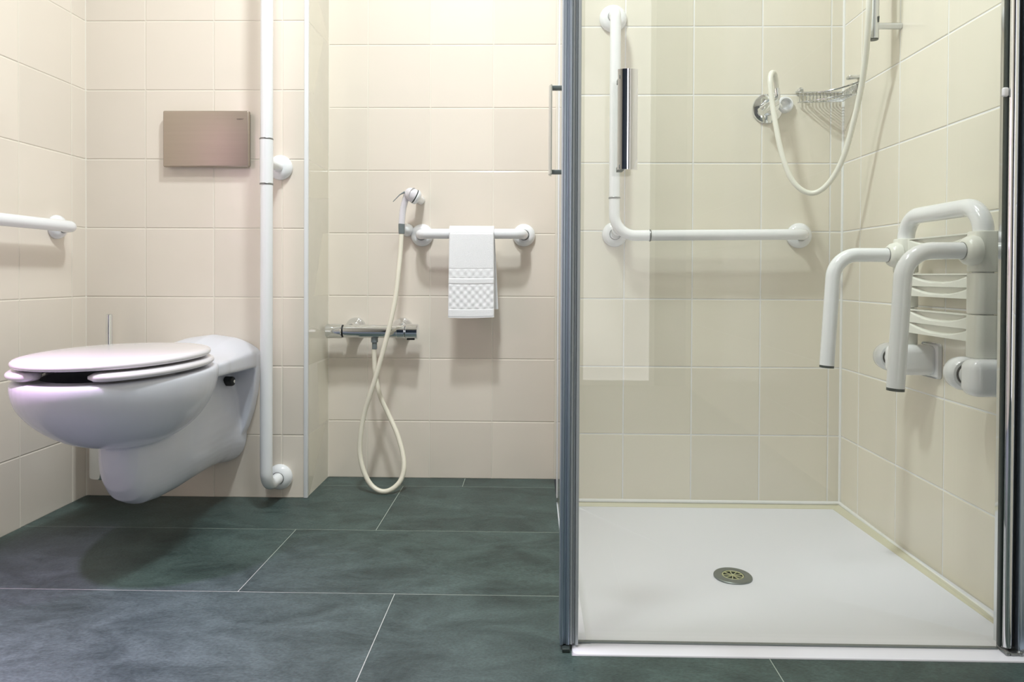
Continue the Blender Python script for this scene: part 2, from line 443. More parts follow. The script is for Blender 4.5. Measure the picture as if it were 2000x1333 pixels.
# ------------------------------------------------------------------ shower tray
def tray_z(y): return -0.004-0.025*(y-1.2)/0.84
tray = thing('shower_tray', 'flat square white shower tray let into the floor in the corner', 'shower tray', (0.48, 1.6, -0.03))
def tray_body(bm):
    x0, x1, y0, y1 = TRAY['x0'], TRAY['x1'], TRAY['y0'], TRAY['y1']
    def loop(ix0, ix1, iy0, iy1, fz, r=0.012, n=6):
        a, b, c, d = x0+ix0, x1-ix1, y0+iy0, y1-iy1; P = []
        for cx, cy, s in ((b-r, d-r, 0), (a+r, d-r, 1), (a+r, c+r, 2), (b-r, c+r, 3)):
            for k in range(n+1):
                t = PI/2*(s+k/n); x, y = cx+r*math.cos(t), cy+r*math.sin(t); P.append((x, y, fz(x, y)))
        return P
    edge = lambda x, y: 0.003 if y < 1.22 else max(-0.018, 0.003-0.021*(y-1.22)/0.6)
    L = [loop(0, 0, 0, 0, lambda x, y: -0.055), loop(0, 0, 0, 0, lambda x, y: edge(x, y)-0.006),
         loop(0.002, 0.0, 0.002, 0.0, lambda x, y: edge(x, y)-0.0015), loop(0.006, 0.001, 0.006, 0.001, edge),
         loop(0.028, 0.002, 0.034, 0.002, lambda x, y: edge(x, y)), loop(0.034, 0.003, 0.040, 0.003, lambda x, y: tray_z(y)+0.002),
         loop(0.045, 0.004, 0.052, 0.004, lambda x, y: tray_z(y))]
    add_loft(bm, L, cap=False)
    bm.verts.ensure_lookup_table()
    # interior with a round opening for the drain
    n = len(L[-1]); inner = bm.verts[-n:]
    cx, cy, R = 0.444, 1.530, 0.040; N = n
    drain = []
    for v in inner:
        a = math.atan2(v.co.y-cy, v.co.x-cx); drain.append(bm.verts.new((cx+R*math.cos(a), cy+R*math.sin(a), tray_z(cy)-0.002)))
    mid = []
    for v, w in zip(inner, drain):
        p = v.co.lerp(w.co, 0.75); mid.append(bm.verts.new((p.x, p.y, tray_z(p.y)-0.0005)))
    for k in range(n):
        k2 = (k+1) % n
        bm.faces.new((inner[k], inner[k2], mid[k2], mid[k])); bm.faces.new((mid[k], mid[k2], drain[k2], drain[k]))
    low = [bm.verts.new((w.co.x, w.co.y, -0.05)) for w in drain]
    for k in range(n): bm.faces.new((drain[k], drain[(k+1) % n], low[(k+1) % n], low[k]))
mk('basin', M['tray'], tray, tray_body, angle=40)
def edge_strip(bm):
    w = 0.024
    for pts in ([(0.09, D_S-0.003), (X_R-0.003, D_S-0.003), (X_R-0.003-w, D_S-0.003-w*0.55), (0.09, D_S-0.003-w*0.55)],
                [(X_R-0.003, D_S-0.003), (X_R-0.003, 1.215), (X_R-0.003-w, 1.215), (X_R-0.003-w, D_S-0.003-w*0.55)]):
        tops = []
        for i, (x, y) in enumerate(pts):
            wall = (x > X_R-0.01 or y > D_S-0.01)
            tops.append(bm.verts.new((x, y, (-0.017 if y > 1.5 else -0.0085) if wall else tray_z(y)+0.0006)))
        bots = [bm.verts.new((v.co.x, v.co.y, -0.045)) for v in tops]
        bm.faces.new(tops); bm.faces.new(list(reversed(bots)))
        for k in range(4): bm.faces.new((tops[k], tops[(k+1) % 4], bots[(k+1) % 4], bots[k]))
s = mk('sealing_strip', M['seal'], tray, edge_strip, smooth=False); s['label'] = 'cream sealing strip along the tiles'  # cream band between the tiles and the tray
def caulk_line(bm):
    add_tube(bm, [(0.10, D_S-0.003, -0.0145), (X_R-0.004, D_S-0.003, -0.0145)], 0.0052, n=10)
    add_tube(bm, [(X_R-0.003, D_S-0.003, -0.0145), (X_R-0.003, 1.5, -0.0145), (X_R-0.003, 1.23, -0.010)], 0.0052, n=10)
s = mk('silicone_joint', M['caulk'], tray, caulk_line); s['label'] = 'white silicone joint'
DR = Vector((0.444, 1.530, tray_z(1.530)+0.001))
drain = thing('shower_drain', 'round grey shower drain with a pale wheel-shaped grid in the white tray', 'drain', DR)
mk('cover_ring', M['drain_plate'], drain, lambda bm: add_lathe(bm, DR-Vector((0, 0, 0.003)), (0, 0, 1),
   [(0, 0.0415), (0.003, 0.0415), (0.0045, 0.040), (0.005, 0.036), (0.005, 0.0245), (0.003, 0.0238), (-0.006, 0.0235), (-0.006, 0.0)], n=56))
def grid_(bm):
    z = DR.z+0.0005
    add_torus(bm, (DR.x, DR.y, z), (0, 0, 1), 0.0222, 0.0016)
    add_lathe(bm, (DR.x, DR.y, z-0.002), (0, 0, 1), [(0, 0.004), (0.003, 0.004), (0.004, 0.003), (0.004, 0)], n=20)
    for k in range(9):
        a = 2*PI*k/9+0.2
        add_tube(bm, [(DR.x+0.003*math.cos(a), DR.y+0.003*math.sin(a), z), (DR.x+0.022*math.cos(a), DR.y+0.022*math.sin(a), z)], 0.0013, n=8)
s = mk('grid', M['drain_grid'], drain, grid_); s['label'] = 'pale cream wheel-shaped grid'
mk('trap_hole', M['rubber'], drain, lambda bm: add_lathe(bm, DR-Vector((0, 0, 0.0085)), (0, 0, 1), [(0, 0.0233), (0.0002, 0.0233), (0.0002, 0)], n=32))['label'] = 'dark opening under the grid'  # flat black disc painting the shade below the grid

# ------------------------------------------------------------------ rosette helper for white grab rails
def rosette(parent, cen, axis, R=0.036, rt=0.0155, seam=True, mname='nylon'):
    """dome-shaped flange at wall point cen, axis points into the room"""
    o = mk('wall_flange', M[mname], parent, lambda bm: add_lathe(bm, cen, axis,
       [(0.0005, R-0.001), (0.004, R), (0.008, R*0.985), (0.013, R*0.93), (0.018, R*0.80), (0.021, R*0.66), (0.0225, rt+0.0035), (0.0225, rt-0.002)], n=48))
    if seam:
        mk('seam_ring', M['steel_ring'], o, lambda bm: add_torus(bm, Vector(cen)+Vector(axis)*0.0232, axis, rt+0.0006, 0.0011))
    return o
def ring(parent, cen, axis, r):
    o = mk('joint_ring', M['steel_ring'], parent, lambda bm: add_lathe(bm, Vector(cen)-Vector(axis).normalized()*0.0022, axis,
        [(0, r-0.002), (0, r+0.0012), (0.0012, r+0.0018), (0.0032, r+0.0018), (0.0044, r+0.0012), (0.0044, r-0.002)], n=40))
    o['label'] = 'thin grey metal ring'
    return o

# ------------------------------------------------------------------ left wall grab rail
g = thing('grab_rail', 'short stub end of the white horizontal grab rail on the left wall above the toilet lid', 'grab rail', (X_L, 1.86, 0.778))
zr = 0.776
mk('rail', M['nylon'], g, lambda bm: add_tube(bm, fillet([(X_L+0.002, 1.858, zr), (X_L+0.052, 1.858, zr), (X_L+0.052, 1.02, zr), (X_L+0.002, 1.02, zr)], 0.024), 0.0155, n=32))
rosette(g, (X_L, 1.858, zr), (1, 0, 0), R=0.033); rosette(g, (X_L, 1.02, zr), (1, 0, 0), R=0.033)
g['label'] = 'white horizontal grab rail on the left wall above the toilet'

# ------------------------------------------------------------------ floor-to-head-height support pole beside the toilet
g = thing('support_pole', 'tall white vertical support pole on the tiled wall right of the toilet', 'grab rail', (-0.732, 1.9, 0.05))
yp = 1.880; xp = -0.7335
pole_pts = [(xp, D_T-0.002, 0.062), (xp, yp, 0.062), (xp+0.001, yp, 1.72), (xp+0.001, D_T-0.002, 1.72)]
mk('pole', M['nylon'], g, lambda bm: add_tube(bm, fillet(pole_pts, 0.045, 14), 0.0165, n=36))
rosette(g, (xp, D_T, 0.062), (0, -1, 0), R=0.037, rt=0.0165); rosette(g, (xp, D_T, 1.72), (0, -1, 0), R=0.037, rt=0.0165)
mk('sleeve', M['nylon'], g, lambda bm: add_tube(bm, [(xp, yp, 0.899), (xp, yp, 1.019)], 0.0175, n=36))
mk('bracket_arm', M['nylon'], g, lambda bm: add_tube(bm, [(xp, yp+0.01, 0.958), (xp, D_T-0.03, 0.958), (xp, D_T-0.004, 0.958)], [0.0135, 0.0145, 0.017], n=30))
rosette(g, (xp, D_T, 0.958), (0, -1, 0), R=0.036, seam=False)
ring(g, (xp, yp, 0.897), (0, 0, 1), 0.0165); ring(g, (xp, yp, 1.020), (0, 0, 1), 0.0165)

# ------------------------------------------------------------------ flush plate
g = thing('flush_plate', 'rectangular brushed steel flush plate on the tiles above the toilet', 'flush plate', (-0.948, D_T, 1.035))
px0, px1, pz0, pz1 = -1.066, -0.817, 0.957, 1.118
mk('base_frame', M['steel_ring'], g, lambda bm: add_box(bm, (px0+0.006, D_T-0.012, pz0+0.006), (px1-0.004, D_T-0.0005, pz1-0.006), bevel=0.001))
mk('push_panel', M['brushed'], g, lambda bm: add_box(bm, (px0, D_T-0.024, pz0), (px1, D_T-0.010, pz1), bevel=0.0045, seg=4))
def text_mesh(txt, size, mat_, parent, name, loc, rotx=PI/2):
    cu = bpy.data.curves.new(name, 'FONT'); cu.body = txt; cu.size = size; cu.extrude = 0.0002; cu.align_x = 'CENTER'
    t = bpy.data.objects.new(name, cu); C.objects.link(t)
    dg = bpy.context.evaluated_depsgraph_get(); me = bpy.data.meshes.new_from_object(t.evaluated_get(dg))
    bpy.data.objects.remove(t); me.materials.clear(); me.materials.append(mat_)
    me.transform(Matrix.Translation(loc) @ Matrix.Rotation(rotx, 4, 'X'))
    o = bpy.data.objects.new(name, me); C.objects.link(o); o.parent = parent; o.matrix_parent_inverse = parent.matrix_world.inverted()
    return o
text_mesh('GEBERIT', 0.0052, M['ink'], g, 'maker_mark', (-0.842, D_T-0.0242, 1.0915))['label'] = 'tiny dark lettering'

# ------------------------------------------------------------------ toilet
TX = -0.926
toilet = thing('toilet', 'white wall-hung toilet with closed lid and a wide gap at the front of the seat', 'toilet', (TX, D_T, 0.0))
def egg(yc, hx, af, ab, z, n=64, ex=2.15):
    P = []
    for k in range(n):
        t = 2*PI*k/n; s, c = math.sin(t), -math.cos(t)
        sx = math.copysign(abs(s)**(2/ex), s); cy_ = math.copysign(abs(c)**(2/ex), c)
        P.append((TX+0.006+hx*sx, yc+(af if c < 0 else ab)*cy_, z))
    return P
def sup(y, hw, zt, zb, ex=2.6, n=48, arch=0.0, tap=0.0):
    P = []; zc, hz = (zt+zb)/2, (zt-zb)/2
    for k in range(n):
        t = 2*PI*k/n; c, s = math.cos(t), math.sin(t)
        x = hw*math.copysign(abs(c)**(2/ex), c); z = hz*math.copysign(abs(s)**(2/ex), s)
        z += arch*max(0, 1-(x/hw)**2) if s > 0 else 0
        x *= 1-tap*z/hz
        P.append((TX+x, y, zc+z))
    return P
def ceramic(bm):
    # bowl
    rows = [(0.4335, 1.545, 0.160, 0.240, 0.200), (0.4330, 1.545, 0.172, 0.252, 0.212), (0.426, 1.545, 0.178, 0.259, 0.218), (0.405, 1.545, 0.178, 0.258, 0.216),
            (0.375, 1.546, 0.172, 0.247, 0.205), (0.345, 1.550, 0.158, 0.225, 0.185), (0.315, 1.555, 0.136, 0.192, 0.160),
            (0.290, 1.560, 0.108, 0.152, 0.130), (0.272, 1.566, 0.076, 0.105, 0.10), (0.262, 1.57, 0.045, 0.062, 0.06), (0.258, 1.57, 0.015, 0.02, 0.02)]
    dense = []
    for i in range(len(rows)-1):
        a, b = rows[max(i-1, 0)], rows[i]; c, d = rows[i+1], rows[min(i+2, len(rows)-1)]
        for k in range(5):
            t = k/5
            dense.append([0.5*((2*q)+(-p+w)*t+(2*p-5*q+4*w-e)*t*t+(-p+3*q-3*w+e)*t**3) for p, q, w, e in zip(a, b, c, d)])
    dense.append(rows[-1])
    add_loft(bm, [egg(yc, hx, af, ab, z) for z, yc, hx, af, ab in dense])
    # trapway
    add_loft(bm, [sup(1.500, 0.016, 0.30, 0.235), sup(1.506, 0.032, 0.31, 0.200), sup(1.520, 0.045, 0.32, 0.162), sup(1.545, 0.055, 0.34, 0.132), sup(1.580, 0.062, 0.36, 0.114),
                  sup(1.63, 0.072, 0.40, 0.108), sup(1.70, 0.080, 0.41, 0.108, tap=0.02), sup(1.78, 0.084, 0.41, 0.112, tap=0.05), sup(1.86, 0.084, 0.41, 0.114, tap=0.12),
                  sup(1.92, 0.084, 0.41, 0.112, tap=0.22), sup(1.955, 0.086, 0.41, 0.106, tap=0.30), sup(D_T-0.001, 0.088, 0.41, 0.100, tap=0.34)])
    # deck between the bowl and the wall
    def smooth(a, b, t): t = max(0, min(1, (t-a)/(b-a))); return t*t*(3-2*t)
    L = []
    for k in range(40):
        y = 1.60+(D_T-0.001-1.60)*k/39
        hw = 0.150+0.006*math.sin(PI*min(1, (y-1.60)/0.16))-0.014*smooth(1.70, 1.95, y)
        L.append(sup(y, hw, 0.4340, 0.395-0.017*smooth(1.60, 1.98, y), 7, n=96, arch=0.041*smooth(1.735, 1.965, y)))
    add_loft(bm, L)
    # flange on the wall: D-shaped plate
    def dshape(y, k):
        P = []
        pr = [(0.138, 0.42), (0.1365, 0.37), (0.130, 0.31), (0.120, 0.26), (0.104, 0.21), (0.082, 0.165), (0.056, 0.13), (0.030, 0.112), (0.0, 0.105)]
        for x, z in pr: P.append((TX+x*k, y, 0.26+(z-0.26)*k))
        for x, z in reversed(pr[:-1]): P.append((TX-x*k, y, 0.26+(z-0.26)*k))
        return P
    add_loft(bm, [dshape(1.952, 0.975), dshape(1.957, 0.993), dshape(1.963, 1.0), dshape(D_T-0.001, 1.0)])
def build_ceramic():
    bm = bmesh.new(); ceramic(bm); bmesh.ops.recalc_face_normals(bm, faces=bm.faces)
    me = bpy.data.meshes.new('tmp'); bm.to_mesh(me); bm.free()
    t = bpy.data.objects.new('tmp', me); C.objects.link(t)
    r = t.modifiers.new('r', 'REMESH'); r.mode = 'VOXEL'; r.voxel_size = 0.0026; r.use_smooth_shade = True
    s_ = t.modifiers.new('s', 'SMOOTH'); s_.factor = 0.5; s_.iterations = 9
    bm2 = bmesh.new()
    add_loft(bm2, [egg(1.535, 0.125, 0.200, 0.150, 0.47, n=48), egg(1.535, 0.125, 0.200, 0.150, 0.42, n=48), egg(1.54, 0.122, 0.192, 0.145, 0.38, n=48),
                   egg(1.55, 0.10, 0.15, 0.12, 0.33, n=48), egg(1.56, 0.06, 0.08, 0.07, 0.30, n=48), egg(1.56, 0.02, 0.03, 0.03, 0.29, n=48)])
    bmesh.ops.recalc_face_normals(bm2, faces=bm2.faces)
    me2 = bpy.data.meshes.new('tmp2'); bm2.to_mesh(me2); bm2.free()
    c_ = bpy.data.objects.new('tmp2', me2); C.objects.link(c_)
    b = t.modifiers.new('b', 'BOOLEAN'); b.operation = 'DIFFERENCE'; b.object = c_; b.solver = 'EXACT'
    dg = bpy.context.evaluated_depsgraph_get(); out = bpy.data.meshes.new_from_object(t.evaluated_get(dg))
    bpy.data.objects.remove(t); bpy.data.objects.remove(c_)
    out.materials.clear(); out.materials.append(M['ceramic'])
    out.shade_smooth(); out.set_sharp_from_angle(angle=math.radians(50))
    o = bpy.data.objects.new('bowl', out); C.objects.link(o); o.parent = toilet; o.matrix_parent_inverse = toilet.matrix_world.inverted()
    return o
build_ceramic()
def lid(bm):
    yc, hx, af, ab = 1.525, 0.172, 0.240, 0.205
    prof = [(0.4610, 0.010), (0.4615, 0.004), (0.4640, 0.0008), (0.4685, 0.0), (0.4725, 0.0015), (0.4755, 0.0055), (0.4772, 0.012), (0.4785, 0.03), (0.4798, 0.07), (0.4804, 0.12), (0.4806, 0.165)]
    add_loft(bm, [egg(yc, hx-i, max(af-i*1.4, 0.01), max(ab-i*1.2, 0.006), z, n=96) for z, i in prof])
ld = mk('lid', M['seat'], toilet, lid, angle=60)
def seat_ring(bm):
    hx, af, ab, yc = 0.1455, 0.2225, 0.185, 1.525; n = 90; loops = []
    a0, a1 = math.radians(21), math.radians(360-17)
    path = []
    for k in range(n+1):
        t = a0+(a1-a0)*k/n; s, c = math.sin(t), -math.cos(t)
        path.append(Vector((TX+0.008+hx*math.copysign(abs(s)**(2/2.15), s), yc+(af if c < 0 else ab)*math.copysign(abs(c)**(2/2.15), c), 0.4475)))
    for k in range(n+1):
        T = (path[min(k+1, n)]-path[max(k-1, 0)]).normalized(); Nn = Vector((0, 0, 1)).cross(T)
        e = min(k, n-k)/n*6.0; w = 0.031*(math.sqrt(max(0.0, 1-(1-min(1, e*2.2))**2))*0.9+0.1) if e < 0.45 else 0.031
        hz = 0.0095*(math.sqrt(max(0.0, 1-(1-min(1, e*5))**2))*0.7+0.3) if e < 0.2 else 0.0095
        L = []
        for j in range(20):
            a = 2*PI*j/20; c, s = math.cos(a), math.sin(a)
            L.append(path[k]+Nn*w*math.copysign(abs(c)**0.7, c)+Vector((0, 0, 1))*hz*math.copysign(abs(s)**0.8, s))
        loops.append(L)
    add_loft(bm, loops)
st = mk('seat', M['seat'], toilet, seat_ring, angle=60); st['label'] = 'white horseshoe seat open at the front'
for sx in (-1, 1):
    mk('buffer', M['grey_plastic'], st, lambda bm: add_box(bm, (TX+sx*0.135-0.006, 1.412, 0.4555), (TX+sx*0.135+0.006, 1.436, 0.4625), bevel=0.001))
    mk('buffer', M['grey_plastic'], st, lambda bm: add_box(bm, (TX+sx*0.145-0.006, 1.50, 0.4325), (TX+sx*0.145+0.006, 1.53, 0.4395), bevel=0.001))
    mk('hinge', M['chrome'], toilet, lambda bm: add_tube(bm, [(TX+sx*0.075-0.018, 1.733, 0.447), (TX+sx*0.075+0.018, 1.733, 0.447)], 0.0095, n=20))
def bolt(bm):
    add_lathe(bm, (TX+0.066, 1.912, 0.350), (1, -0.12, 0), [(0, 0.0135), (0.018, 0.0135), (0.022, 0.012), (0.024, 0.009), (0.024, 0.0)], n=30)
b_ = mk('fixing_bolt', M['rubber'], toilet, bolt); b_['label'] = 'black cap of the side fixing bolt'
mk('bolt_screw', M['chrome'], b_, lambda bm: add_lathe(bm, (TX+0.0895, 1.909, 0.350), (1, -0.12, 0), [(0, 0.005), (0.003, 0.005), (0.004, 0.003), (0.004, 0)], n=16))

# ------------------------------------------------------------------ toilet brush
g = thing('toilet_brush', 'chrome toilet brush in a wall holder behind the toilet, thin handle upright', 'toilet brush', (-1.195, 1.92, 0.08))
bx, by = -1.198, 1.925
mk('holder', M['chrome'], g, lambda bm: add_lathe(bm, (bx, by, 0.078), (0, 0, 1), [(0, 0.046), (0.002, 0.049), (0.006, 0.0495), (0.25, 0.0495), (0.253, 0.048), (0.253, 0.045), (0.01, 0.045), (0.01, 0.0)], n=48))
mk('wall_bracket', M['chrome'], g, lambda bm: add_box(bm, (bx-0.015, by+0.045, 0.19), (bx+0.015, D_T-0.0005, 0.22), bevel=0.002))
mk('cap', M['chrome'], g, lambda bm: add_lathe(bm, (bx, by, 0.331), (0, 0, 1), [(0, 0.05), (0.004, 0.05), (0.008, 0.045), (0.012, 0.012), (0.012, 0.0)], n=40))
mk('handle', M['chrome'], g, lambda bm: add_lathe(bm, (bx, by, 0.30), (0, 0, 1), [(0, 0.0085), (0.232, 0.0085), (0.2345, 0.0075), (0.2355, 0.005), (0.2355, 0)], n=28))

# ------------------------------------------------------------------ recess: towel rail, towel, hand shower, mixer
g = thing('towel_rail', 'short white horizontal rail in the recess with the towel over it', 'grab rail', (-0.195, D_N, 0.778))
ty = D_N-0.078; za = 0.7765
mk('rail', M['nylon'], g, lambda bm: add_tube(bm, fillet([(-0.356, D_N-0.002, za), (-0.352, ty, za), (-0.036, ty, za+0.001), (-0.032, D_N-0.002, za+0.001)], 0.032, 14), 0.0155, n=32))
rosette(g, (-0.356, D_N, za), (0, -1, 0)); rosette(g, (-0.032, D_N, za+0.001), (0, -1, 0))

def towel_fn(bm):
    # folded cloth: path in the (y,z) plane, over the rail; thickness outward
    r0 = 0.0165; zc = za
    front_len, back_len = 0.255, 0.232
    nW = 100
    path = []   # (y, z, nx, nz) centre line on the rail side with outward normal
    nf, nb, na = 170, 60, 24
    for i in range(nf): path.append((ty-r0-0.0005, zc-front_len*(1-i/nf), -1, 0, 'f', i/nf))
    for i in range(na+1):
        a = PI-PI*i/na; path.append((ty+r0*math.cos(a), zc+r0*math.sin(a), math.cos(a), math.sin(a), 'a', 0))
    for i in range(1, nb+1): path.append((ty+r0+0.0005, zc-back_len*i/nb, 1, 0, 'b', i/nb))
    xl, xr = -0.258, -0.122
    def pt(p, u, th):
        y, z, ny, nz, side, s = p
        h = zc-z
        if side == 'f':
            x = xl+(xr-xl)*u; sway = 0.0045*(1-s)
            x += -0.002*(1-s)*(1-2*u)
            y -= 0.004*(1-s)+0.0015*math.sin(u*5+1)*(1-s)
            z -= 0.002*math.sin(u*3.2+0.4)*(1-s)
        elif side == 'b':
            x = xl+(xr-xl)*u + 0.012*s; y += 0.004*s
        else: x = xl+(xr-xl)*u
        d = th
        if side == 'f' and th > 0:
            hh = h/front_len        # 0 top .. 1 bottom
            def cell(fx, fz): return math.sin(fx)*math.sin(fz)
            fx = u*PI*12
            if 0.42 < hh < 0.53: d += 0.0008*cell(fx, (hh-0.42)/0.11*PI*2)-0.0003
            elif 0.60 < hh < 0.895: d += 0.0010*cell(fx, (hh-0.60)/0.295*PI*6)-0.0004
            elif 0.53 <= hh <= 0.60: d += 0.0005
            for q in (0.42, 0.53, 0.60, 0.895):
                d -= 0.0009*math.exp(-((hh-q)/0.006)**2)
            d += 0.0008*math.sin(u*2.3+hh*4)
            e = min(u, 1-u); d -= 0.003*max(0, 1-e/0.03)**2
            if hh > 0.985: d -= 0.001
        return Vector((x, y+ny*d, z+nz*d))
    T = 0.0085
    outer = [[bm.verts.new(pt(p, j/nW, T)) for j in range(nW+1)] for p in path]
    inner = [[bm.verts.new(pt(p, j/nW, 0.0)) for j in range(nW+1)] for p in path]
    m_ = len(path)
    for i in range(m_-1):
        for j in range(nW):
            bm.faces.new((outer[i][j], outer[i][j+1], outer[i+1][j+1], outer[i+1][j]))
            bm.faces.new((inner[i][j+1], inner[i][j], inner[i+1][j], inner[i+1][j+1]))
        bm.faces.new((outer[i][0], outer[i+1][0], inner[i+1][0], inner[i][0]))
        bm.faces.new((outer[i+1][nW], outer[i][nW], inner[i][nW], inner[i+1][nW]))
    for j in range(nW):
        bm.faces.new((outer[0][j+1], outer[0][j], inner[0][j], inner[0][j+1]))
        bm.faces.new((outer[-1][j], outer[-1][j+1], inner[-1][j+1], inner[-1][j]))
tw = mk('towel', M['terry'], None, towel_fn, angle=80)
tw['label'] = 'folded white terry towel with dimpled bands hanging over the short rail'; tw['category'] = 'towel'

g = thing('mixer_tap', 'chrome thermostatic bar mixer tap on the recess wall', 'tap', (-0.505, D_N, 0.475))
my = D_N-0.062; mz = 0.474
def xl_(bm, x0, x1, r, mi=0):
    add_tube(bm, [(x0, my, mz), (x0+0.002, my, mz), (x1-0.002, my, mz), (x1, my, mz)], [r-0.002, r, r, r-0.002], n=36)
mk('body', M['chrome'], g, lambda bm: xl_(bm, -0.590, -0.420, 0.0205))
mk('temperature_knob', M['chrome'], g, lambda bm: xl_(bm, -0.644, -0.594, 0.0225))
mk('flow_knob', M['chrome'], g, lambda bm: xl_(bm, -0.396, -0.358, 0.0235))
mk('knob_collar', M['chrome'], g, lambda bm: xl_(bm, -0.424, -0.398, 0.0222))
for xx in (-0.592, -0.397):
    mk('gap_ring', M['rubber'], g, lambda bm: xl_(bm, xx-0.004, xx+0.004, 0.0195))
for xx in (-0.568, -0.418):
    mk('escutcheon', M['chrome'], g, lambda bm: add_lathe(bm, (xx, D_N, mz+0.006), (0, -1, 0), [(0.0005, 0.033), (0.003, 0.0335), (0.012, 0.030), (0.022, 0.021), (0.03, 0.017), (0.062, 0.016)], n=44))
mk('safety_button', M['chrome'], g, lambda bm: add_lathe(bm, (-0.408, my, mz+0.018), (0, 0, 1), [(0, 0.007), (0.006, 0.007), (0.008, 0.005), (0.008, 0)], n=20))
mk('mark', M['rubber'], g, lambda bm: add_box(bm, (-0.392, my-0.010, mz-0.0255), (-0.368, my+0.004, mz-0.0225), bevel=0.0008))['label'] = 'small dark stop under the right knob'
mk('outlet', M['grey_plastic'], g, lambda bm: (add_tube(bm, [(-0.494, my, mz-0.018), (-0.494, my, mz-0.034)], 0.0105, n=24), add_tube(bm, [(-0.494, my, mz-0.034), (-0.494, my, mz-0.055)], 0.0078, n=24)))['label'] = 'grey hose outlet'

g = thing('hand_shower', 'small white bidet hand shower hanging on the recess wall above the mixer tap', 'shower head', (-0.40, D_N, 0.85))
hp = catmull([(-0.374, 2.118, 0.900), (-0.384, 2.122, 0.903), (-0.394, 2.128, 0.894), (-0.401, 2.132, 0.874), (-0.407, 2.134, 0.848), (-0.4105, 2.134, 0.808)], 6)
rs_ = [0.0185-0.0085*min(1, i/(len(hp)-1)*2.2) for i in range(len(hp))]
mk('handle', M['seat'], g, lambda bm: add_tube(bm, hp, rs_, n=28))
mk('head', M['seat'], g, lambda bm: add_lathe(bm, (-0.387, 2.122, 0.902), (0.80, 0.35, -0.42), [(-0.012, 0.004), (-0.008, 0.012), (0.0, 0.0185), (0.012, 0.0215), (0.020, 0.0222), (0.021, 0.018)], n=36))
mk('spray_ring', M['dark_plastic'], g, lambda bm: add_lathe(bm, Vector((-0.387, 2.122, 0.902))+Vector((0.80, 0.35, -0.42)).normalized()*0.0205, (0.80, 0.35, -0.42), [(0, 0.021), (0, 0.0225), (0.0025, 0.0225), (0.0025, 0.021)], n=36))
mk('trigger', M['grey_plastic'], g, lambda bm: add_tube(bm, [(-0.398, 2.118, 0.905), (-0.412, 2.112, 0.896), (-0.432, 2.108, 0.874)], [0.0032, 0.0015, 0.0011], n=12))
mk('connector', M['grey_plastic'], g, lambda bm: add_lathe(bm, (-0.4105, 2.134, 0.808), (0, 0, -1), [(0, 0.0095), (0.001, 0.0102), (0.030, 0.0092), (0.031, 0.008)], n=24))
hd = thing('shower_holder', 'white dome-shaped wall holder for the bidet hand shower', 'holder', (-0.352, D_N, 0.89))
ax_ = Vector((0.80, 0.35, -0.42)).normalized(); hc = Vector((-0.387, 2.122, 0.902))+ax_*0.0235
mk('cup', M['nylon'], hd, lambda bm: add_lathe(bm, hc, ax_, [(0, 0.0225), (0.003, 0.0235), (0.008, 0.0215), (0.013, 0.016), (0.016, 0.009), (0.017, 0)], n=36))
mk('arm', M['nylon'], hd, lambda bm: add_tube(bm, [hc+ax_*0.006, (-0.362, 2.16, 0.888), (-0.362, D_N-0.001, 0.888)], [0.011, 0.012, 0.014], n=24))
kb = mk('hose_knob', M['nylon'], None, lambda bm: add_lathe(bm, (-0.404, D_N, 0.793), (0, -1, 0), [(0.0005, 0.021), (0.006, 0.0215), (0.02, 0.019), (0.032, 0.013), (0.038, 0.006), (0.039, 0)], n=32))
kb['label'] = 'small round white knob on the recess wall just behind the grey hose connector'; kb['category'] = 'knob'

hose_n = [(-0.494, my, 0.4185), (-0.495, my, 0.400), (-0.491, 2.132, 0.343), (-0.476, 2.130, 0.277), (-0.450, 2.125, 0.222), (-0.418, 2.104, 0.166), (-0.395, 2.080, 0.110),
          (-0.387, 2.060, 0.069), (-0.395, 2.045, 0.035), (-0.419, 2.033, 0.013), (-0.448, 2.028, 0.0085), (-0.480, 2.035, 0.025), (-0.505, 2.045, 0.064),
          (-0.519, 2.055, 0.115), (-0.518, 2.060, 0.168), (-0.509, 2.065, 0.228), (-0.491, 2.065, 0.288), (-0.472, 2.068, 0.350), (-0.452, 2.074, 0.427),
          (-0.434, 2.084, 0.505), (-0.421, 2.098, 0.583), (-0.415, 2.112, 0.661), (-0.412, 2.126, 0.724), (-0.4105, 2.134, 0.780)]
h = mk('shower_hose', M['hose'], None, lambda bm: add_tube(bm, catmull(hose_n, 8), 0.0072, n=20))
h['label'] = 'ivory hose looping to the floor between mixer tap and bidet hand shower'; h['category'] = 'hose'

# ------------------------------------------------------------------ L-shaped grab rail in the shower
g = thing('corner_grab_rail', 'L-shaped white grab rail on the back wall of the shower', 'grab rail', (0.23, D_S, 0.77))
ly = D_S-0.068; zb = 0.7645; xv = 0.2265
def lrail(bm):
    add_tube(bm, fillet([(xv+0.002, D_S-0.002, 1.404), (xv+0.002, ly, 1.404), (xv+0.002, ly, zb), (0.772, ly, zb+0.006), (0.775, D_S-0.002, zb+0.006)], [0, 0.022, 0.060, 0.032, 0], 14), 0.0155, n=32)
mk('rail', M['nylon'], g, lrail)
rosette(g, (xv+0.002, D_S, 1.404), (0, -1, 0), R=0.040); rosette(g, (0.237, D_S, 0.772), (0, -1, 0), R=0.037, seam=True); rosette(g, (0.775, D_S, zb+0.006), (0, -1, 0), R=0.037)
mk('corner_stub', M['nylon'], g, lambda bm: add_tube(bm, [(0.240, D_S-0.002, 0.775), (0.240, ly+0.006, 0.780)], 0.0155, n=28))
ring(g, (xv+0.002, ly, 0.872), (0, 0, 1), 0.0155); ring(g, (0.330, ly, zb+0.001), (1, 0, 0), 0.0155)

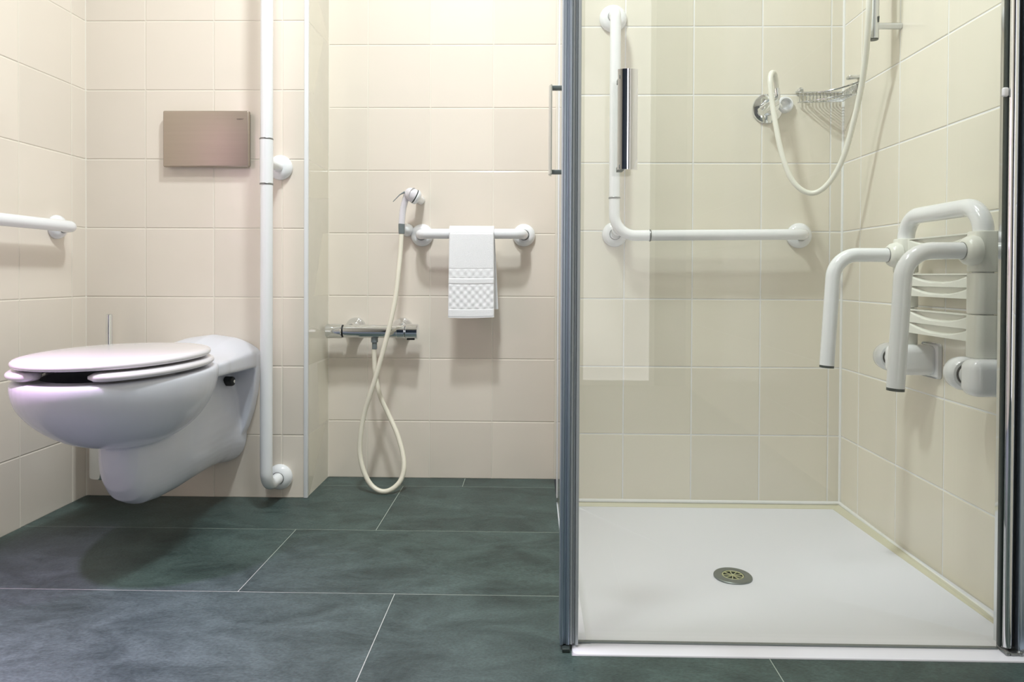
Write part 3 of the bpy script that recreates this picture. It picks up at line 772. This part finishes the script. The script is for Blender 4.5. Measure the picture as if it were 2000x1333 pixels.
# ------------------------------------------------------------------ shower valve and its hose, slide rail
g = thing('shower_valve', 'round chrome shower valve with a slanting lever on the back wall of the shower', 'tap', (0.683, D_S, 1.141))
vc = Vector((0.680, D_S, 1.141))
mk('escutcheon', M['chrome'], g, lambda bm: add_lathe(bm, vc, (0, -1, 0), [(0.0005, 0.043), (0.003, 0.044), (0.008, 0.0425), (0.012, 0.034), (0.014, 0.024), (0.040, 0.022), (0.048, 0.020), (0.049, 0)], n=56))
mk('lever', M['chrome'], g, lambda bm: add_tube(bm, [vc+Vector((0.010, -0.050, 0.010)), vc+Vector((-0.036, -0.056, -0.022))], 0.0125, n=28, round_cap=False))
mk('outlet_elbow', M['chrome'], g, lambda bm: add_tube(bm, fillet([(0.697, D_S-0.002, 1.158), (0.692, D_S-0.055, 1.158), (0.689, D_S-0.055, 1.186)], 0.015), 0.0085, n=20))
mk('collar', M['nylon'], g, lambda bm: add_lathe(bm, (0.730, D_S, 1.152), (0, -1, 0), [(0.0005, 0.024), (0.010, 0.024), (0.016, 0.021), (0.017, 0.017), (0.006, 0.015), (0.005, 0.0)], n=36))['label'] = 'white plastic collar'  # pale disc right of the escutcheon
mk('pin', M['chrome'], g, lambda bm: add_tube(bm, [(0.700, D_S-0.02, 1.10), (0.704, D_S-0.022, 1.068)], 0.0025, n=12))

hose_s = [(0.689, 1.986, 1.180), (0.686, 1.983, 1.206), (0.677, 1.975, 1.226), (0.666, 1.965, 1.222), (0.660, 1.955, 1.196), (0.664, 1.950, 1.138), (0.673, 1.940, 1.064),
          (0.685, 1.930, 0.992), (0.705, 1.920, 0.926), (0.728, 1.910, 0.892), (0.756, 1.900, 0.878), (0.781, 1.885, 0.889), (0.803, 1.865, 0.923), (0.818, 1.840, 0.976),
          (0.826, 1.810, 1.050), (0.829, 1.780, 1.121), (0.824, 1.745, 1.190), (0.814, 1.712, 1.256), (0.806, 1.690, 1.323), (0.800, 1.680, 1.45), (0.798, 1.680, 1.56), (0.800, 1.700, 1.642)]
h = mk('shower_hose', M['hose_white'], None, lambda bm: add_tube(bm, catmull(hose_s, 8), 0.0072, n=20))
h['label'] = 'white hose hanging in a deep loop from the round shower valve to the slide rail'; h['category'] = 'hose'

g = thing('slide_rail', 'vertical chrome slide rail with one wall bracket on the right shower wall', 'shower rail', (0.84, 1.73, 1.25))
sx_, sy_ = 0.836, 1.728
mk('rail', M['alu_light'], g, lambda bm: add_tube(bm, [(sx_, sy_, 1.238), (sx_, sy_, 2.02)], 0.0118, n=28))
mk('end_cap', M['dark_plastic'], g, lambda bm: add_tube(bm, [(sx_, sy_, 1.236), (sx_, sy_, 1.241)], 0.0108, n=28))
for zz in (1.270, 1.985):
    mk('bracket', M['alu_light'], g, lambda bm: add_tube(bm, [(sx_, sy_, zz), (X_R-0.0005, sy_, zz)], 0.0078, n=24))
mk('bracket_screw', M['dark_plastic'], g, lambda bm: add_tube(bm, [(sx_+0.006, sy_-0.011, 1.276), (sx_+0.006, sy_-0.0125, 1.290)], 0.0018, n=10))
mk('slider', M['chrome'], g, lambda bm: add_tube(bm, [(sx_, sy_, 1.66), (sx_, sy_, 1.72)], 0.02, n=28))
g = thing('hand_shower', 'white hand-held shower head on the slide rail', 'shower head', (0.80, 1.70, 1.70))
mk('handle', M['nylon'], g, lambda bm: add_tube(bm, [(0.800, 1.700, 1.640), (0.794, 1.690, 1.74), (0.780, 1.66, 1.86)], [0.011, 0.013, 0.015], n=24))
mk('spray_plate', M['nylon'], g, lambda bm: add_lathe(bm, (0.785, 1.665, 1.875), (-0.75, -0.35, -0.55), [(-0.02, 0.02), (-0.01, 0.035), (0.01, 0.045), (0.014, 0.043), (0.014, 0)], n=36))

# ------------------------------------------------------------------ wire soap basket
g = thing('soap_basket', 'chrome wire corner soap basket on the shower tiles right of the valve', 'soap basket', (0.86, 2.0, 1.17))
A = Vector((0.762, D_S-0.004, 1.190)); B = Vector((X_R-0.004, 1.925, 1.190)); K = Vector((X_R-0.004, D_S-0.004, 1.190))
def arc_(t, z):   # front curve between the two wall ends
    p = A.lerp(B, t); out = Vector((-0.6, -0.75, 0)).normalized()*0.016*math.sin(PI*t)
    q = p+out; q.z = z(t); return q
rimz = lambda t: 1.190-0.016*math.sin(PI*t)
basez = lambda t: 1.158-0.004*math.sin(PI*t)
def basket(bm):
    add_tube(bm, [arc_(i/20, rimz) for i in range(21)], 0.0023, n=10)
    add_tube(bm, [A, K], 0.0022, n=10); add_tube(bm, [K, B], 0.0022, n=10)
    add_tube(bm, [arc_(0.04+0.92*i/20, basez) for i in range(21)], 0.0019, n=10)
mk('rim', M['chrome'], g, basket)
for k in range(12):
    s_ = 0.04+k*0.078
    def wire(bm, s_=s_):
        P = []
        for i in range(15):
            t = i/14; q = arc_(0.04+0.92*t, basez); kk = Vector((K.x-0.004, K.y-0.004, 1.160)); p = q.lerp(kk, s_)
            p.z -= 0.006*math.sin(PI*t)*(1-s_); P.append(p)
        e0 = P[0].copy(); e0.z = 1.188; e1 = P[-1].copy(); e1.z = 1.188
        add_tube(bm, [e0]+P+[e1], 0.0014, n=8)
    mk('wire', M['chrome'], g, wire)
mk('wall_clip', M['chrome'], g, lambda bm: add_box(bm, (0.868, 1.928, 1.200), (X_R-0.0005, 1.952, 1.209), bevel=0.003))
mk('wall_clip', M['chrome'], g, lambda bm: add_lathe(bm, (0.775, D_S, 1.194), (0, -1, 0), [(0.0005, 0.008), (0.010, 0.008), (0.013, 0.005), (0.013, 0)], n=20))

# ------------------------------------------------------------------ folding shower seat
g = thing('folding_shower_seat', 'white fold-up shower seat with two arm rests on the right wall', 'shower seat', (X_R, 1.45, 0.47))
XF = 0.847; YN, YF = 1.319, 1.590
mk('frame_loop', M['nylon'], g, lambda bm: add_tube(bm, fillet([(XF, YN, 0.46), (XF, YN, 0.7865), (XF, YF, 0.7865), (XF, YF, 0.46)], 0.052, 14), 0.0178, n=36))
mods = [(0.7375, 0.6605), (0.6590, 0.5815), (0.5800, 0.4985)]
def slat_grid(bm, y0, y1, z1, z0, xf, th=0.010, scoops=2):
    nu, nv = 44, 40; F = []; Bk = []
    for j in range(nv+1):
        v = j/nv; z = z1+(z0-z1)*v
        s = (v*scoops) % 1 if v < 1 else 0.999
        rowF, rowB = [], []
        for i in range(nu+1):
            u = i/nu; y = y0+(y1-y0)*u
            edge = (1-(2*u-1)**2)*0.80            # the scoop reaches deeper in the middle
            if s < edge and s > 0.10: d = 0.009*min(1, (edge-s)/0.10)*min(1, (s-0.10)/0.04)
            else: d = 0.0
            rowF.append(bm.verts.new((xf+d, y, z))); rowB.append(bm.verts.new((xf+th+0.004, y, z)))
        F.append(rowF); Bk.append(rowB)
    for j in range(nv):
        for i in range(nu):
            bm.faces.new((F[j][i], F[j][i+1], F[j+1][i+1], F[j+1][i])); bm.faces.new((Bk[j][i+1], Bk[j][i], Bk[j+1][i], Bk[j+1][i+1]))
        bm.faces.new((F[j][0], F[j+1][0], Bk[j+1][0], Bk[j][0])); bm.faces.new((F[j+1][nu], F[j][nu], Bk[j][nu], Bk[j+1][nu]))
    for i in range(nu):
        bm.faces.new((F[0][i+1], F[0][i], Bk[0][i], Bk[0][i+1])); bm.faces.new((F[nv][i], F[nv][i+1], Bk[nv][i+1], Bk[nv][i]))
def side_block(bm, cx, cy, z0, z1, h=0.0228, r=0.015):
    def loop(i, z):
        P = []
        for sx, sy, q in ((1, 1, 0), (-1, 1, 1), (-1, -1, 2), (1, -1, 3)):
            for k in range(9):
                a = PI/2*(q+k/8); P.append((cx+sx*(h-r)+(r-i)*math.cos(a), cy+sy*(h-r)+(r-i)*math.sin(a), z))
        return P
    add_loft(bm, [loop(0.003, z0), loop(0.0008, z0+0.0008), loop(0, z0+0.003), loop(0, z1-0.003), loop(0.0008, z1-0.0008), loop(0.003, z1)])
for k, (zt, zb_) in enumerate(mods):
    s1 = zb_+(0.027 if k < 2 else 0.028)
    pn = mk('slat_panel', M['nylon_cream'], g, lambda bm: slat_grid(bm, YN+0.018, YF-0.018, zt-0.001, s1, XF-0.008), angle=50)
    for yy in (YN, YF):
        mk('side_block', M['nylon_cream'], g, lambda bm: side_block(bm, XF, yy, zb_, zt), angle=50)
zp = 0.7005
for yy, x_b, x_e, z_e in ((1.315, 0.712, 0.684, 0.441), (1.590, 0.700, 0.671, 0.448)):
    arm = mk('arm_rest', M['nylon'], g, lambda bm: add_tube(bm, fillet([(XF-0.03, yy, zp), (x_b-0.014, yy, zp+0.0), (x_e, yy, z_e)], 0.055, 16), 0.0160, n=36))
    dv = (Vector((x_e, yy, z_e))-Vector((x_b-0.014, yy, zp))).normalized()
    mk('end_cap', M['dark_plastic'], arm, lambda bm: add_tube(bm, [Vector((x_e, yy, z_e)), Vector((x_e, yy, z_e))+dv*0.0055], 0.0158, n=30))
    mk('pivot', M['nylon_cream'], g, lambda bm: add_lathe(bm, (XF-0.018, yy, zp), (-1, 0, 0), [(0, 0.029), (0.006, 0.029), (0.016, 0.026), (0.022, 0.021), (0.024, 0.0165)], n=40))
    mk('seam_ring', M['steel_ring'], arm, lambda bm: add_torus(bm, (XF-0.0425, yy, zp), (1, 0, 0), 0.0162, 0.0009))
for y0, y1, yk in ((1.268, 1.318, 1.385), (1.548, 1.598, 1.662)):
    br = mk('wall_bracket', M['nylon'], g, lambda bm: add_box(bm, (0.800, y0, 0.430), (X_R-0.0005, y1, 0.499), bevel=0.018, seg=6), angle=50)
    mk('foot_plate', M['nylon'], br, lambda bm: add_box(bm, (X_R-0.010, y0-0.008, 0.424), (X_R-0.0005, y1+0.010, 0.503), bevel=0.009, seg=5), angle=50)
    mk('hinge_axle', M['nylon'], g, lambda bm: add_tube(bm, [(0.834, y1-0.01, 0.464), (0.834, yk-0.02, 0.464)], 0.019, n=32))
    kn = mk('hinge_knob', M['nylon'], g, lambda bm: add_lathe(bm, (0.834, y1+0.022, 0.464), (0, 1, 0), [(0, 0.020), (0.0, 0.027), (0.006, 0.031), (0.014, 0.033), (0.028, 0.031), (0.038, 0.024), (0.043, 0.012), (0.044, 0)], n=44))
    mk('seal_ring', M['rubber'], kn, lambda bm: add_torus(bm, (0.834, y1+0.021, 0.464), (0, 1, 0), 0.0195, 0.0022))

# ------------------------------------------------------------------ shower enclosure
YG = 1.212; HT = 2.0
door = thing('shower_door', 'clear glass front shower door with a wide chrome grip, facing the camera', 'shower door', (0.45, YG, 0.0))
mk('glass_panel', M['glass'], door, lambda bm: add_box(bm, (0.081, YG-0.003, 0.006), (0.8098, YG+0.003, HT)), smooth=False)
def edge_seal(bm):
    add_box(bm, (0.0655, YG-0.014, 0.006), (0.0700, YG+0.006, HT), bevel=0.001)
    add_box(bm, (0.0705, YG-0.010, 0.006), (0.0745, YG+0.006, HT), bevel=0.001)
    add_box(bm, (0.0750, YG-0.016, 0.006), (0.0805, YG+0.006, HT), bevel=0.001)
mk('edge_seal', M['seal_clear'], door, edge_seal)
mk('bottom_seal', M['grey_plastic'], door, lambda bm: add_box(bm, (0.081, YG-0.004, 0.0035), (0.8098, YG+0.004, 0.0058), bevel=0.0005))
def grip(bm, cx, cy, z0, z1, ex, ey, w=0.034, sag=0.0048, th=0.0022, nseg=16):
    """curved plate: ex = unit vector along its width, ey = unit vector it bulges towards"""
    cen = Vector((cx, cy, 0)); F, Bk = [], []
    for i in range(nseg+1):
        t = -1+2*i/nseg; b = sag*(1-t*t)
        F.append(cen+ex*(w/2*t)+ey*b); Bk.append(cen+ex*(w/2*t*0.96)+ey*(b-th))
    prof = F+list(reversed(Bk)); n = len(prof)
    a = [bm.verts.new((p.x, p.y, z0)) for p in prof]; c = [bm.verts.new((p.x, p.y, z1)) for p in prof]
    for k in range(n): bm.faces.new((a[k], a[(k+1) % n], c[(k+1) % n], c[k]))
    for k in range(nseg):
        bm.faces.new((a[k], a[n-1-k], a[n-2-k], a[k+1])); bm.faces.new((c[k], c[k+1], c[n-2-k], c[n-1-k]))
hz0, hz1 = 0.830, 0.999
gr = mk('grip', M['chrome'], door, lambda bm: grip(bm, 0.157, YG-0.040, hz0, hz1, Vector((1, 0, 0)), Vector((0, -1, 0))), angle=30)
for zz in (hz0+0.0045, hz1-0.013):
    mk('grip_arm', M['grey_plastic'], gr, lambda bm: add_box(bm, (0.1425, YG-0.042, zz-0.004), (0.1535, YG-0.0031, zz+0.004), bevel=0.001))
mk('hinge_clip', M['white_trim'], door, lambda bm: add_box(bm, (0.8030, YG-0.0105, 0.961), (0.8127, YG-0.0031, 0.977), bevel=0.003))

side = thing('shower_door', 'glass side shower door seen edge-on, with a slim grip sticking out over the recess', 'shower door', (0.07, 1.6, 0.0))
XS = 0.074
mk('glass_panel', M['glass'], side, lambda bm: add_box(bm, (XS-0.003, YG+0.014, 0.006), (XS+0.003, D_S-0.03, HT)), smooth=False)
def edge_profile(bm):
    add_box(bm, (0.0485, YG-0.020, 0.008), (0.0545, YG+0.030, HT), bevel=0.0012)
    add_box(bm, (0.0545, YG-0.016, 0.008), (0.0590, YG+0.030, HT), bevel=0.0006)
    add_box(bm, (0.0590, YG-0.020, 0.008), (0.0645, YG+0.030, HT), bevel=0.0012)
mk('edge_profile', M['alu'], side, edge_profile)
yh = 1.345
gr = mk('grip', M['alu_light'], side, lambda bm: grip(bm, 0.0315, yh, 0.846, 1.017, Vector((0, 1, 0)), Vector((-1, 0, 0)), w=0.034, sag=0.004), angle=30)
for zz in (0.850, 1.012):
    mk('grip_arm', M['grey_plastic'], gr, lambda bm: add_box(bm, (0.031, yh-0.013, zz-0.004), (XS-0.0031, yh-0.002, zz+0.004), bevel=0.001))
    mk('grip_screw', M['chrome'], gr, lambda bm: add_lathe(bm, (XS+0.0031, yh-0.008, zz), (1, 0, 0), [(0, 0.006), (0.003, 0.006), (0.004, 0.004), (0.004, 0)], n=20))
foot = mk('corner_foot', M['dark_plastic'], side, lambda bm: add_box(bm, (0.0520, YG-0.030, 0.0005), (0.0655, YG+0.012, 0.007), bevel=0.001))
wp = mk('wall_profile', M['white_trim'], None, lambda bm: add_box(bm, (XS-0.005, D_S-0.034, 0.0), (XS+0.0075, D_S-0.0065, HT), bevel=0.002))
wp['label'] = 'white vertical wall profile holding the side door at the end of the shower wall'; wp['category'] = 'profile'

post = thing('door_post', 'rounded chrome door post of the shower at the right edge', 'post', (0.84, YG, 0.0))
def post_main(bm):
    P = []; n = 24
    for k in range(n+1):
        a = PI*k/n; P.append((0.8212-0.0080*math.cos(a), YG-0.006-0.010*math.sin(a)))
    P += [(0.8292, YG+0.014), (0.8132, YG+0.014)]
    add_prism(bm, P, 0.012, HT)
mk('hinge_tube', M['chrome'], post, post_main, angle=40)
mk('glass_channel', M['dark_plastic'], post, lambda bm: add_box(bm, (0.8100, YG-0.007, 0.010), (0.8130, YG+0.002, HT), bevel=0.0006))
def post_wall(bm):
    add_box(bm, (0.8360, YG-0.016, 0.008), (0.8420, YG+0.016, HT), bevel=0.0015)
    add_box(bm, (0.8420, YG-0.012, 0.008), (0.8960, YG+0.016, HT), bevel=0.0015)
    add_box(bm, (0.8960, YG-0.018, 0.008), (X_R-0.0005, YG+0.020, HT), bevel=0.001)
mk('wall_channel', M['alu'], post, post_wall)
mk('post_gap', M['rubber'], post, lambda bm: add_box(bm, (0.8295, YG-0.006, 0.010), (0.8358, YG+0.012, HT)))['label'] = 'black rubber gap strip'
def post_foot(bm):
    add_box(bm, (0.8105, YG-0.024, 0.0032), (0.8175, YG+0.004, 0.0095), bevel=0.0015)
    add_box(bm, (0.8185, YG-0.024, 0.0032), (0.840, YG+0.008, 0.0075), bevel=0.0015)
    add_lathe(bm, (0.836, YG-0.020, 0.0032), (0, 0, 1), [(0, 0.005), (0.006, 0.005), (0.0075, 0.003), (0.0075, 0)], n=20)
mk('pivot_foot', M['steel_ring'], post, post_foot)

# ------------------------------------------------------------------ out of the frame: widened door, added glow panel, lamps
d = thing('entrance_door', 'dark blue door in the wall behind the camera', 'door', (-0.45, Y_BACK, 0.0))  # out of view; leaf made wide so the chrome grip reflects dark
mk('door_leaf', M['door'], d, lambda bm: add_box(bm, (-1.24, Y_BACK+0.0005, 0.002), (0.24, Y_BACK+0.04, 2.35), bevel=0.003))
mk('handle', M['chrome'], d, lambda bm: add_tube(bm, fillet([(0.18, Y_BACK+0.04, 1.0), (0.18, Y_BACK+0.09, 1.0), (0.07, Y_BACK+0.09, 1.0)], 0.015), 0.009))
wn = mk('window_1', M['white_trim'], None, lambda bm: [add_box(bm, a, b, bevel=0.002) for a, b in (
    ((0.265, Y_BACK+0.0005, 0.0), (0.295, Y_BACK+0.03, 2.36)), ((0.685, Y_BACK+0.0005, 0.0), (0.715, Y_BACK+0.03, 2.36)),
    ((0.295, Y_BACK+0.0005, 2.33), (0.685, Y_BACK+0.03, 2.36)), ((0.295, Y_BACK+0.0005, 0.0), (0.685, Y_BACK+0.03, 0.03)))])
structure(wn, 'tall frosted window with daylight behind the camera')
me_ = bpy.data.materials.new('daylight_frosted_glass'); me_.use_nodes = True
_n = me_.node_tree.nodes; _b = _n['Principled BSDF']
_b.inputs['Base Color'].default_value = (0.8, 0.82, 0.85, 1); _b.inputs['Roughness'].default_value = 0.4
_b.inputs['Emission Color'].default_value = (1.0, 0.96, 0.97, 1); _b.inputs['Emission Strength'].default_value = 2.0
mk('window_pane', me_, wn, lambda bm: add_box(bm, (0.295, Y_BACK+0.001, 0.03), (0.685, Y_BACK+0.012, 2.33)), smooth=False)  # added glowing pane, supplies the pale band reflected in the shower glass
def ceiling_lamp(x, y, r, label):
    t = thing('ceiling_lamp', label, 'lamp', (x, y, ROOM_H))
    mk('housing', M['white_trim'], t, lambda bm: add_lathe(bm, (x, y, ROOM_H-0.0005), (0, 0, -1), [(0, r+0.03), (0.045, r+0.03), (0.047, r+0.028), (0.047, r+0.008), (0.03, r+0.005), (0.03, 0)], n=48))
ceiling_lamp(*LAMP_MAIN, 0.08, 'round white ceiling lamp in the middle of the bathroom')
ceiling_lamp(*LAMP_NICHE, 0.06, 'smaller round white ceiling lamp before the recess')
ceiling_lamp(*LAMP_SHOWER_FILL, 0.18, 'round white ceiling lamp over the shower')
ceiling_lamp(*LAMP_FILL, 0.15, 'large round white ceiling lamp near the entrance')
t = thing('wall_lamp', 'small cool-white spot lamp high on the left wall', 'lamp', (X_L, WALL_LAMP[1], WALL_LAMP[2]+0.04))
mk('arm', M['chrome'], t, lambda bm: add_tube(bm, [(X_L+0.0005, WALL_LAMP[1], WALL_LAMP[2]+0.05), (WALL_LAMP[0], WALL_LAMP[1], WALL_LAMP[2]+0.05)], 0.008))
mk('shade', M['white_trim'], t, lambda bm: add_lathe(bm, (WALL_LAMP[0], WALL_LAMP[1], WALL_LAMP[2]+0.07), (0, 0, -1), [(0, 0.02), (0.02, 0.04), (0.055, 0.045), (0.055, 0.042), (0.03, 0.038), (0.03, 0)], n=32))
